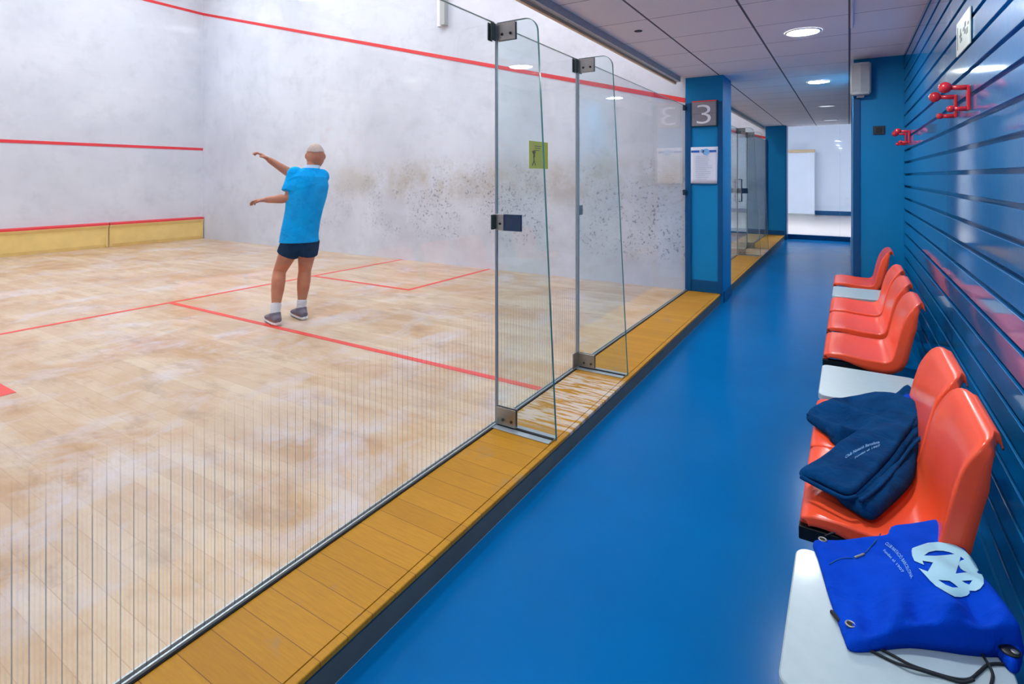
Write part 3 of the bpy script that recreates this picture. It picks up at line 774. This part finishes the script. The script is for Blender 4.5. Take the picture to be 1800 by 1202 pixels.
# ------------------------------------------------------------------ cloth helpers
def inside_dist(x, y, poly):
    """signed distance to polygon edge, positive inside"""
    ins = False; d = 1e9; n = len(poly)
    for i in range(n):
        x1, y1 = poly[i]; x2, y2 = poly[(i+1) % n]
        if (y1 > y) != (y2 > y) and x < (x2-x1)*(y-y1)/(y2-y1)+x1: ins = not ins
        dx, dy = x2-x1, y2-y1; t = max(0, min(1, ((x-x1)*dx+(y-y1)*dy)/(dx*dx+dy*dy+1e-12)))
        d = min(d, math.hypot(x-x1-t*dx, y-y1-t*dy))
    return d if ins else -d
def closed_spline(P, n=6):
    out = []; N = len(P)
    for i in range(N):
        p0, p1, p2, p3 = P[i-1], P[i], P[(i+1) % N], P[(i+2) % N]
        for k in range(n):
            t = k/n
            out.append(tuple(.5*((2*p1[j])+(-p0[j]+p2[j])*t+(2*p0[j]-5*p1[j]+4*p2[j]-p3[j])*t*t+(-p0[j]+3*p1[j]-3*p2[j]+p3[j])*t**3) for j in range(2)))
    return out
def slab(outline_px, zpx, zb, height, name, mat, parent, rnd=.012, rings=22, spl=5, centre=None, under=None):
    """a soft folded layer: outline given as seen, standing at world height zpx; height(x, y, d) is its top above zb"""
    W = [atz(px, py, zpx) for px, py in outline_px]; P = closed_spline([(v.x, v.y) for v in W], spl) if spl > 1 else [(v.x, v.y) for v in W]
    c = centre or (sum(p[0] for p in P)/len(P), sum(p[1] for p in P)/len(P))
    m = MB(); bm = m.bm; R = []
    for k in range(1, rings+1):
        f = (k/rings)**.75; row = []
        for (x, y) in P:
            X = c[0]+(x-c[0])*f; Y = c[1]+(y-c[1])*f
            d = 0 if k == rings else max(0, inside_dist(X, Y, P))
            row.append((X, Y, zb(X, Y)+height(X, Y, d)))
        R.append(row)
    low = [(x, y, zb(x, y)) for x, y, _ in R[-1]]
    inn = [(c[0]+(x-c[0])*.9, c[1]+(y-c[1])*.9, zb(x, y)) for x, y, _ in R[-1]]
    top = [[bm.verts.new(p) for p in r] for r in R+[low, inn]]; n = len(P)
    cv = bm.verts.new((c[0], c[1], zb(*c)+height(c[0], c[1], max(0, inside_dist(c[0], c[1], P)))))
    for i in range(n): bm.faces.new((cv, top[0][i], top[0][(i+1) % n])).smooth = True
    for j in range(len(top)-1):
        for i in range(n): bm.faces.new((top[j][i], top[j][(i+1) % n], top[j+1][(i+1) % n], top[j+1][i])).smooth = True
    bm.faces.new(top[-1])
    o = m.build(name, mat, parent); return o, P
def fnoise(x, y, s, seed=0.0): return noise.noise(Vector((x*s+seed, y*s-seed, seed*.7)))
def edge_round(d, r, t): 
    if d >= r: return t
    return t*(.35+.65*math.sqrt(max(0, 1-(1-d/r)**2)))
def local(o, t):
    """keep a mesh made in world metres in place under an empty at t"""
    o.location = -Vector(t.location)
def project_mesh(verts_px, faces, zfun, lift):
    out = []
    for px, py in verts_px:
        z = .40
        for _ in range(12):
            p = atz(px, py, z); z = zfun(p.x, p.y)+lift
        p = atz(px, py, z); out.append(Vector((p.x, p.y, z)))
    return out
def print_on(verts2, faces, zfun, name, mat, parent, lift=.0008, cell=2.0):
    bm = bmesh.new(); vs = [bm.verts.new((x, y, 0)) for x, y in verts2]
    for f in faces:
        try: bm.faces.new([vs[i] for i in f])
        except ValueError: pass
    xs = [v[0] for v in verts2]; ys = [v[1] for v in verts2]
    for ax, lo, hi in ((0, min(xs), max(xs)), (1, min(ys), max(ys))):
        q = lo+cell
        while q < hi:
            co = Vector((q, 0, 0)) if ax == 0 else Vector((0, q, 0)); no = Vector((1, 0, 0)) if ax == 0 else Vector((0, 1, 0))
            bmesh.ops.bisect_plane(bm, geom=list(bm.verts)+list(bm.edges)+list(bm.faces), plane_co=co, plane_no=no); q += cell
    bm.verts.ensure_lookup_table()
    P = project_mesh([(v.co.x, v.co.y) for v in bm.verts], None, zfun, lift)
    for v, p in zip(bm.verts, P): v.co = p
    me = bpy.data.meshes.new(name); bm.to_mesh(me); bm.free(); me.materials.append(mat)
    for p in me.polygons: p.use_smooth = True
    if len(me.polygons) and sum(p.normal.z for p in me.polygons) < 0: me.flip_normals()
    o = bpy.data.objects.new(name, me); COL.objects.link(o); o.parent = parent; return o
def text_on(body, path, hpx, zfun, name, mat, parent, up=(0, -1)):
    """letters laid along a quadratic path of seen points onto a cloth surface"""
    me = text_mesh(body, 1, 2, .01); xs = [v.co.x for v in me.vertices]; L = max(xs)-min(xs); x0 = min(xs)
    p0, p1, p2 = [Vector(q) for q in path]; vs = []
    for v in me.vertices:
        t = (v.co.x-x0)/L
        p = p0*(1-t)**2+p1*2*t*(1-t)+p2*t*t
        u = Vector(up); vs.append(tuple(p+u*v.co.y/.72*hpx))
    fs = [list(p.vertices) for p in me.polygons]
    return print_on(vs, fs, zfun, name, mat, parent, .0026, 3.0)

# ------------------------------------------------------------------ navy top lying over the two nearest seats
t = empty('folded_sweatshirt', (1.6, 2.1, ZS+.004)); tag(t, 'folded navy blue sweatshirt spread over the two nearest orange-red seats', 'sweatshirt')
def zb_seat(x, y): return ZS+.012
# far flap on the second seat
far = [(1418, 727), (1440, 712), (1471, 703), (1507, 699), (1540, 703), (1562, 709), (1580, 699), (1600, 700), (1620, 716), (1626, 738), (1617, 762), (1590, 770), (1545, 765), (1500, 772), (1478, 778), (1462, 768), (1455, 758), (1438, 745)]
def h_far(x, y, d):
    u = (x-1.45)/.32
    w = .017*math.sin((x*18+y*26)+2.0*fnoise(x, y, 6, 1.0))*smooth_step(0, .04, d)
    w += .012*fnoise(x, y, 13, 4)+.018*smooth_step(.75, 1.0, u)*abs(fnoise(x, y, 20, 2))
    return edge_round(d, .022, .038+.028*smooth_step(.3, 1, u)+w)
o, _ = slab(far, ZS+.03, zb_seat, h_far, 'sleeve', M['navy'], t); local(o, t)
def strip_px(P, z0, lift, r, name, mat, parent, n=10):
    pts = [atz(a, b, z0)+Vector((0, 0, lift)) for a, b in P]
    pts = [Vector(q) for q in catmull([tuple(p) for p in pts], 6)]
    o = MB().tube(pts, r, n).build(name, mat, parent, smooth=True); return o
# lower layer (widest), middle layer, top layer
def h_low(x, y, d):
    w = .008*math.sin(x*30-y*22+3*fnoise(x, y, 5, 7))*smooth_step(0, .04, d)+.006*fnoise(x, y, 16, 3)
    return edge_round(d, .018, .034+w)
low = [(1467, 862), (1490, 830), (1540, 790), (1590, 755), (1618, 748), (1619, 775), (1612, 810), (1607, 840), (1590, 864), (1560, 893), (1538, 911), (1520, 909), (1500, 897), (1480, 884)]
o, _ = slab(low, ZS+.015, zb_seat, h_low, 'lower_layer', M['navy'], t); local(o, t)
def zb_mid(x, y): return ZS+.036
mid = [(1412, 836), (1440, 822), (1485, 785), (1540, 755), (1590, 738), (1622, 745), (1617, 764), (1604, 782), (1582, 812), (1560, 838), (1536, 860), (1512, 880), (1495, 880), (1470, 870), (1440, 856)]
def h_mid(x, y, d):
    w = .005*math.sin(x*26-y*20+3*fnoise(x, y, 5, 9))*smooth_step(0, .04, d)
    return edge_round(d, .012, .020+w)
o, _ = slab(mid, ZS+.035, zb_mid, h_mid, 'middle_layer', M['navy'], t); local(o, t)
def zb_top(x, y): return ZS+.054
top = [(1406, 833), (1428, 820), (1450, 806), (1478, 782), (1515, 758), (1545, 738), (1590, 718), (1615, 722), (1626, 733), (1606, 753), (1590, 775), (1575, 797), (1557, 818), (1538, 838), (1520, 856), (1504, 870), (1488, 873), (1462, 862), (1434, 848), (1412, 842)]
def h_top(x, y, d):
    u = smooth_step(1.6, 1.8, x)
    w = .006*math.sin(x*20-y*26+3*fnoise(x, y, 4, 5))*smooth_step(0, .05, d)+.005*fnoise(x, y, 12, 6)
    w += u*.012*fnoise(x, y, 22, 8)
    return edge_round(d, .012, .016+.010*u+w)
o, Ptop = slab(top, ZS+.05, zb_top, h_top, 'top_layer', M['navy'], t); local(o, t)
zt_top = lambda x, y: zb_top(x, y)+h_top(x, y, max(0, inside_dist(x, y, Ptop)))
o = text_on('Club Natació Barcelona', ((1486, 806), (1516, 784), (1546, 779)), 5.2, zt_top, 'printed_name', M['printblue'], t); local(o, t)
o = text_on('Fundat el 1907', ((1503, 806), (1522, 792), (1547, 784)), 3.4, zt_top, 'printed_name', M['printblue'], t); local(o, t)
# rolled hem along the front fold
o = strip_px([(1408, 838), (1432, 851), (1460, 865), (1486, 876), (1505, 873)], ZS+.056, 0, .006, 'hem', M['navy'], t); local(o, t)
o = strip_px([(1512, 880), (1530, 868), (1556, 844), (1580, 815), (1602, 786), (1622, 766)], ZS+.056, 0, .005, 'hem', M['navy'], t); local(o, t)
# gathered cuff of the sleeve
o = strip_px([(1456, 752), (1462, 762), (1472, 770), (1484, 774)], ZS+.03, 0, .012, 'cuff', M['navy'], t); local(o, t)
o = strip_px([(1420, 728), (1436, 740), (1452, 752), (1462, 764)], ZS+.03, 0, .005, 'hem', M['navy'], t); local(o, t)
for P in ([(1464, 772), (1466, 778), (1468, 781)], [(1470, 773), (1471, 779), (1474, 782)]):
    o = strip_px(P, ZS+.01, 0, .002, 'cord_end', M['cord'], t); local(o, t)
o, _ = slab([(1583, 701), (1592, 695), (1600, 695), (1606, 708), (1600, 718), (1588, 712)], ZS+.07, lambda x, y: ZS+.05, lambda x, y, d: edge_round(d, .01, .03), 'royal_lining', M['royal'], t, rings=8); local(o, t)

# ------------------------------------------------------------------ royal blue drawstring bag
t = empty('drawstring_bag', (1.65, 1.45, ZS+.001)); tag(t, 'royal blue drawstring bag with a pale round emblem on the nearest white table', 'bag')
bag = [(1430, 935), (1470, 935), (1515, 934), (1558, 935), (1566, 921), (1600, 915), (1658, 907), (1672, 928), (1700, 966), (1730, 1018), (1758, 1060), (1786, 1100), (1798, 1124),
       (1770, 1128), (1730, 1128), (1690, 1124), (1650, 1118), (1600, 1113), (1560, 1116), (1525, 1120), (1494, 1118), (1484, 1100), (1472, 1068), (1458, 1030), (1446, 990), (1437, 960)]
def zb_bag(x, y): return ZS+.0015+.013*smooth_step(1.58, 1.68, y)
def h_bag(x, y, d):
    puff = .042*smooth_step(1.50, 1.72, x)*smooth_step(1.75, 1.45, y)+.012
    w = .006*fnoise(x, y, 9, 3)+.004*math.sin(x*24+y*31+3*fnoise(x, y, 5, 2))-.004*math.exp(-(fnoise(x, y, 7, 11)/.14)**2)
    # soft vertical puckers by the bottom hem
    w += .020*smooth_step(.13, .02, d)*smooth_step(1.52, 1.38, y)*smooth_step(1.53, 1.6, x)*math.sin(x*70+1.2)*smooth_step(0, .012, d)
    return edge_round(d, .010, puff+w*smooth_step(0, .03, d))
o, Pbag = slab(bag, ZS+.030, zb_bag, h_bag, 'bag_body', M['royal'], t, spl=3, rings=30); local(o, t)
zt_bag = lambda x, y: zb_bag(x, y)+h_bag(x, y, max(0, inside_dist(x, y, Pbag)))
def crop(P): return [(1540+x*.12222, 940+y*.12222) for x, y in P]
outer = crop([(510, 230), (520, 190), (600, 160), (740, 113), (880, 102), (1000, 108), (1150, 150), (1260, 210), (1370, 320), (1440, 430), (1475, 510), (1448, 535), (1475, 556), (1520, 566), (1545, 620), (1550, 700),
              (1500, 770), (1430, 804), (1340, 800), (1345, 835), (1310, 872), (1220, 893), (1130, 888), (1040, 840), (860, 735), (780, 660), (700, 570), (610, 475), (680, 502), (745, 525), (820, 395), (665, 370),
              (690, 430), (620, 402), (550, 370), (520, 300)])
holes = [crop(h) for h in ([(690, 295), (760, 245), (860, 224), (960, 227), (1050, 245), (1130, 275), (1000, 290), (850, 300)], [(1215, 310), (1270, 352), (1212, 372), (1196, 400)],
         [(1185, 425), (1212, 480), (1258, 515), (1315, 535), (1145, 555)], [(890, 645), (1060, 660), (1130, 710), (1185, 755), (1100, 755), (1000, 715)], [(1230, 660), (1385, 650), (1340, 715), (1280, 690)])]
loops = [[Vector((x, y, 0)) for x, y in L] for L in [outer]+holes]
tris = tessellate_polygon(loops); flat = [(v.x, v.y) for L in loops for v in L]
o = print_on(flat, tris, zt_bag, 'emblem', M['mint'], t, .0024, 2.5); local(o, t)
o = text_on('CLUB NATACIÓ BARCELONA', ((1555, 956), (1584, 974), (1601, 1017)), 6.0, zt_bag, 'printed_name', M['printblue'], t, up=(.75, -.65)); local(o, t)
o = text_on('Fundat el 1907', ((1552, 968), (1566, 980), (1586, 1007)), 4.6, zt_bag, 'printed_name', M['printblue'], t, up=(.75, -.65)); local(o, t)
def eyelet(px, py, r, name='eyelet', mat='steel'):
    z = ZS+.03
    for _ in range(6): p = atz(px, py, z); z = zt_bag(p.x, p.y)+.001
    q = MB(); n = 20; pts = [Vector((p.x+r*math.cos(a*2*math.pi/n), p.y+r*math.sin(a*2*math.pi/n), z)) for a in range(n+1)]
    q.tube(pts, .0018, 8, cap=False); e = q.build(name, M[mat], t); local(e, t)
    e2 = MB().tube([(p.x, p.y, z-.002), (p.x, p.y, z+.0004)], r*.8, 16).build('eyelet_hole', M['hole'], e); return e
for q in ((1446, 948), (1495, 1097)): eyelet(*q, .008)
def disc_on(px, py, r, name, mat, lift=.001):
    z = ZS+.03
    for _ in range(6): p = atz(px, py, z); z = zt_bag(p.x, p.y)+lift
    e = MB().sphere((p.x, p.y, z), r, (1, 1, .2)).build(name, M[mat], t); local(e, t); return e
disc_on(1775, 1107, .017, 'corner_patch', 'black', .002)
disc_on(1784, 1112, .006, 'corner_eyelet', 'steel', .006)
def on_bag(P, r, name, mat, lift=.002):
    pts = []
    for a, b in P:
        z = ZS+.03
        for _ in range(6): p = atz(a, b, z); z = zt_bag(p.x, p.y)+lift
        pts.append((p.x, p.y, z))
    e = MB().tube(catmull(pts, 4), r, 8).build(name, M[mat], t, smooth=True); local(e, t); return e
on_bag([(1503, 980), (1511, 977), (1519, 974)], .003, 'zip_pull', 'steel')
on_bag([(1521, 972), (1530, 962), (1540, 950), (1548, 938)], .0014, 'drawcord_channel', 'blue_dark', .0006)
on_bag([(1450, 942), (1460, 938), (1468, 936)], .0022, 'drawcord', 'cord')
# zip and seam stitching on the flap
on_bag([(1500, 982), (1485, 981), (1470, 985), (1458, 992)], .0012, 'seam', 'blue_dark', .0004)
def cord(P, z=ZS+.003, r=.0026, name='drawcord'):
    pts = [tuple(atz(a, b, zz)) for a, b, zz in [(q+(z,))[:3] for q in P]]
    e = MB().tube(catmull(pts, 6), r, 10).build(name, M['cord'], t, smooth=True); local(e, t)
cord([(1496, 1100, ZS+.016), (1508, 1116, ZS+.010), (1530, 1132), (1570, 1152), (1600, 1168), (1640, 1182), (1680, 1193), (1705, 1193), (1722, 1180), (1738, 1168), (1765, 1167), (1786, 1172)])
cord([(1492, 1117, ZS+.008), (1510, 1133), (1540, 1148), (1575, 1165), (1605, 1174, ZS+.007), (1650, 1187), (1690, 1199), (1712, 1194, ZS+.007)])
cord([(1722, 1132, ZS+.02), (1726, 1148, ZS+.006), (1738, 1168, ZS+.008), (1745, 1185), (1742, 1204)])
cord([(1462, 1075), (1468, 1082, ZS+.006), (1476, 1092, ZS+.008)], r=.004)
# slumped dark fold of the bag hanging behind the table corner
o, _ = slab([(1745, 1128), (1796, 1128), (1797, 1150), (1790, 1172), (1775, 1170), (1758, 1150)], ZS+.012, lambda x, y: ZS-.0+.0015, lambda x, y, d: edge_round(d, .01, .02), 'bag_fold', M['royal'], t, rings=8); local(o, t)

# ------------------------------------------------------------------ the player
BR = Vector((.6, .8, 0)); BF = Vector((-.8, .6, 0)); BO = Vector((-2.62, 3.15, 0))
def J(a, z, f=0.0): return BO+BR*a+BF*f+Vector((0, 0, z))
def remesh(o, vox, sm=4):
    md = o.modifiers.new('r', 'REMESH'); md.mode = 'VOXEL'; md.voxel_size = vox; md.use_smooth_shade = True
    ms = o.modifiers.new('s', 'SMOOTH'); ms.factor = .5; ms.iterations = sm
    bake(o); return o
def oval(c, ra, rf, n=20, tilt=0, yaw=0):
    cy, sy = math.cos(yaw), math.sin(yaw); A = BR*cy+BF*sy; B = BF*cy-BR*sy
    return [c+A*ra*math.cos(2*math.pi*k/n)+B*rf*math.sin(2*math.pi*k/n)+Vector((0, 0, tilt*math.cos(2*math.pi*k/n))) for k in range(n)]
pt = empty('person', BO); tag(pt, 'bald person in a bright blue polo and navy shorts seen from behind mid-swing', 'person')
SHL, SHR = J(-.045, 1.285, .02), J(.175, 1.265, .03)
ELL, HDL = J(-.10, 1.075, -.02), J(-.285, 1.06, .06)
ELR, HDR = J(-.06, 1.275, .30), J(-.275, 1.425, .30)
HPL, KNL, ANL = J(-.055, .70, .0), J(-.175, .42, .06), J(-.205, .085, -.12)
HPR, KNR, ANR = J(.065, .70, .0), J(.035, .41, .07), J(.005, .085, 0)
b = MB()
b.rings([oval(J(.0, .64), .12, .08), oval(J(.0, .72), .138, .098), oval(J(.01, .80), .145, .105), oval(J(.02, .90), .14, .10), oval(J(.04, 1.03), .15, .105), oval(J(.055, 1.15), .165, .105), oval(J(.065, 1.25), .155, .09), oval(J(.08, 1.31), .10, .065), oval(J(.095, 1.345), .055, .055)])
b.tube([J(.09, 1.30), J(.10, 1.36, .02), J(.112, 1.42, .04)], [.056, .052, .054], 16)
b.sphere(J(.125, 1.452, .05), .1, (.80, .98, 1.12), 24, mat=Matrix.Rotation(math.atan2(.8, .6), 3, 'Z'))
b.sphere(J(.12, 1.42, .09), .056, (.9, 1.0, 1.0), 16)             # jaw
b.tube([J(.12, 1.445, .145), J(.12, 1.425, .168)], [.010, .015], 10)  # nose
for s in (-1, 1):
    b.sphere(J(.125+s*.078, 1.45, .05), .022, (.6, .6, 1.2), 12)
    b.sphere(J(.12+s*.03, 1.455, .138), .012, seg=10)
for S, E, Hn in ((SHL, ELL, HDL), (SHR, ELR, HDR)):
    b.sphere(S, .058); b.tube([S, S.lerp(E, .5), E, E.lerp(Hn, .3), E.lerp(Hn, .75), Hn], [.056, .050, .040, .042, .032, .027], 16)
    d = (Hn-E).normalized(); u = Vector((0, 0, 1)); sd = d.cross(u).normalized(); up = sd.cross(d)
    pc = Hn+d*.045
    b.tube([Hn, Hn+d*.03, Hn+d*.085], [(.026, .020), (.040, .018), (.038, .015)], 14)
    for k, ln in enumerate((.062, .072, .068, .052)):   # curled fingers
        base = Hn+d*.08+sd*(-.030+.020*k)
        cu = up*(-1)
        b.tube([base-d*.01, base+d*ln*.45+cu*.004, base+d*ln*.75+cu*.022, base+d*ln*.7+cu*.042], [.0105, .0095, .009, .0075], 10)
    b.tube([Hn+d*.02+sd*-.025, Hn+d*.045+sd*-.052-up*.008, Hn+d*.075+sd*-.058-up*.022], [.014, .011, .009], 10)
for H_, K_, A_ in ((HPL, KNL, ANL), (HPR, KNR, ANR)):
    bk = -BF
    b.tube([H_+Vector((0, 0, .03)), H_.lerp(K_, .35), H_.lerp(K_, .75), K_, K_.lerp(A_, .22)+bk*.012, K_.lerp(A_, .42)+bk*.014, K_.lerp(A_, .75), A_], [.092, .082, .064, .055, .058, .054, .038, .033], 18)
    b.sphere(A_, .036)
    fd = (BF*.9+BR*-.35).normalized()
    b.tube([A_-fd*.04-Vector((0, 0, .045)), A_+fd*.04-Vector((0, 0, .045)), A_+fd*.13-Vector((0, 0, .055))], [(.034, .028), (.040, .030), (.036, .018)], 12)
body = b.build('body', M['skin'], None); remesh(body, .006, 3); body.parent = pt; body.location = -BO
for p in body.data.polygons: p.use_smooth = True
def worn(mb, name, mat, vox=.007, sm=5, parent=None, keep=None):
    o = mb.build(name, M[mat], None); remesh(o, vox, sm)
    if not o.data.materials: o.data.materials.append(M[mat])
    for p in o.data.polygons: p.use_smooth = True
    if keep:
        bm = bmesh.new(); bm.from_mesh(o.data)
        bmesh.ops.delete(bm, geom=[v for v in bm.verts if not keep(v.co)], context='VERTS'); bm.to_mesh(o.data); bm.free()
    o.parent = parent or pt; o.location = (0, 0, 0) if parent else -BO; return o
# polo shirt
s = MB()
s.rings([oval(J(-.012, .685, -.005), .168, .126, tilt=.0), oval(J(-.008, .76), .162, .124), oval(J(.008, .86), .158, .118), oval(J(.03, .97), .160, .118), oval(J(.05, 1.08), .172, .122), oval(J(.06, 1.18), .180, .120), oval(J(.066, 1.265), .160, .100), oval(J(.08, 1.322), .095, .072), oval(J(.09, 1.345), .068, .064)])
for S, E, k in ((SHL, ELL, .74), (SHR, ELR, .62)):
    s.sphere(S, .072); s.tube([S, S.lerp(E, k*.5), S.lerp(E, k)], [.070, .070, .078], 18)
shirt = worn(s, 'polo_shirt', 'polo')
c = MB(); c.rings([oval(J(.088, 1.325), .074, .070), oval(J(.098, 1.362, .012), .066, .062), oval(J(.10, 1.372, .016), .060, .056)]); worn(c, 'collar', 'collar', .006, 2, shirt)
# shorts
s = MB(); s.rings([oval(J(-.005, .735), .154, .118), oval(J(-.0, .66), .160, .118), oval(J(.0, .62), .15, .105)])
for H_, K_ in ((HPL, KNL), (HPR, KNR)): s.tube([H_+Vector((0, 0, .0)), H_.lerp(K_, .25), H_.lerp(K_, .46)], [.098, .098, .094], 20)
worn(s, 'shorts', 'shorts')
for H_, K_, A_ in ((HPL, KNL, ANL), (HPR, KNR, ANR)):
    fd = (BF*.9+BR*-.35).normalized(); D = Vector((0, 0, 1))
    s = MB(); s.tube([A_.lerp(K_, .24), A_.lerp(K_, .1), A_-D*.02], [.045, .041, .045], 16); worn(s, 'sock', 'sock', .006, 2)
    G = Vector((A_.x, A_.y, 0))
    s = MB(); s.tube([G-fd*.075+D*.045, G-fd*.03+D*.062, G+fd*.05+D*.058, G+fd*.13+D*.042, G+fd*.185+D*.034], [(.030, .028), (.043, .040), (.046, .036), (.046, .024), (.030, .016)], 16)
    s.tube([G-fd*.01+D*.06, A_+D*.015], [.046, .047], 16)
    sh = worn(s, 'shoe', 'shoe', .006, 3)
    s = MB(); s.tube([G-fd*.082+D*.016, G-fd*.03+D*.016, G+fd*.05+D*.016, G+fd*.13+D*.016, G+fd*.192+D*.018], [(.030, .014), (.045, .014), (.046, .014), (.048, .014), (.030, .012)], 16); worn(s, 'sole', 'sole', .006, 2, sh)
# short grey hair round the back of the head
h = MB(); h.sphere(J(.125, 1.452, .045), .1035, (.80, .96, 1.12), 24, mat=Matrix.Rotation(math.atan2(.8, .6), 3, 'Z'))
worn(h, 'cropped_hair', 'hair', .006, 2, None, keep=lambda c: (c-J(.125, 1.452, .045)).dot(BF) < .02 and (c.z > 1.485))
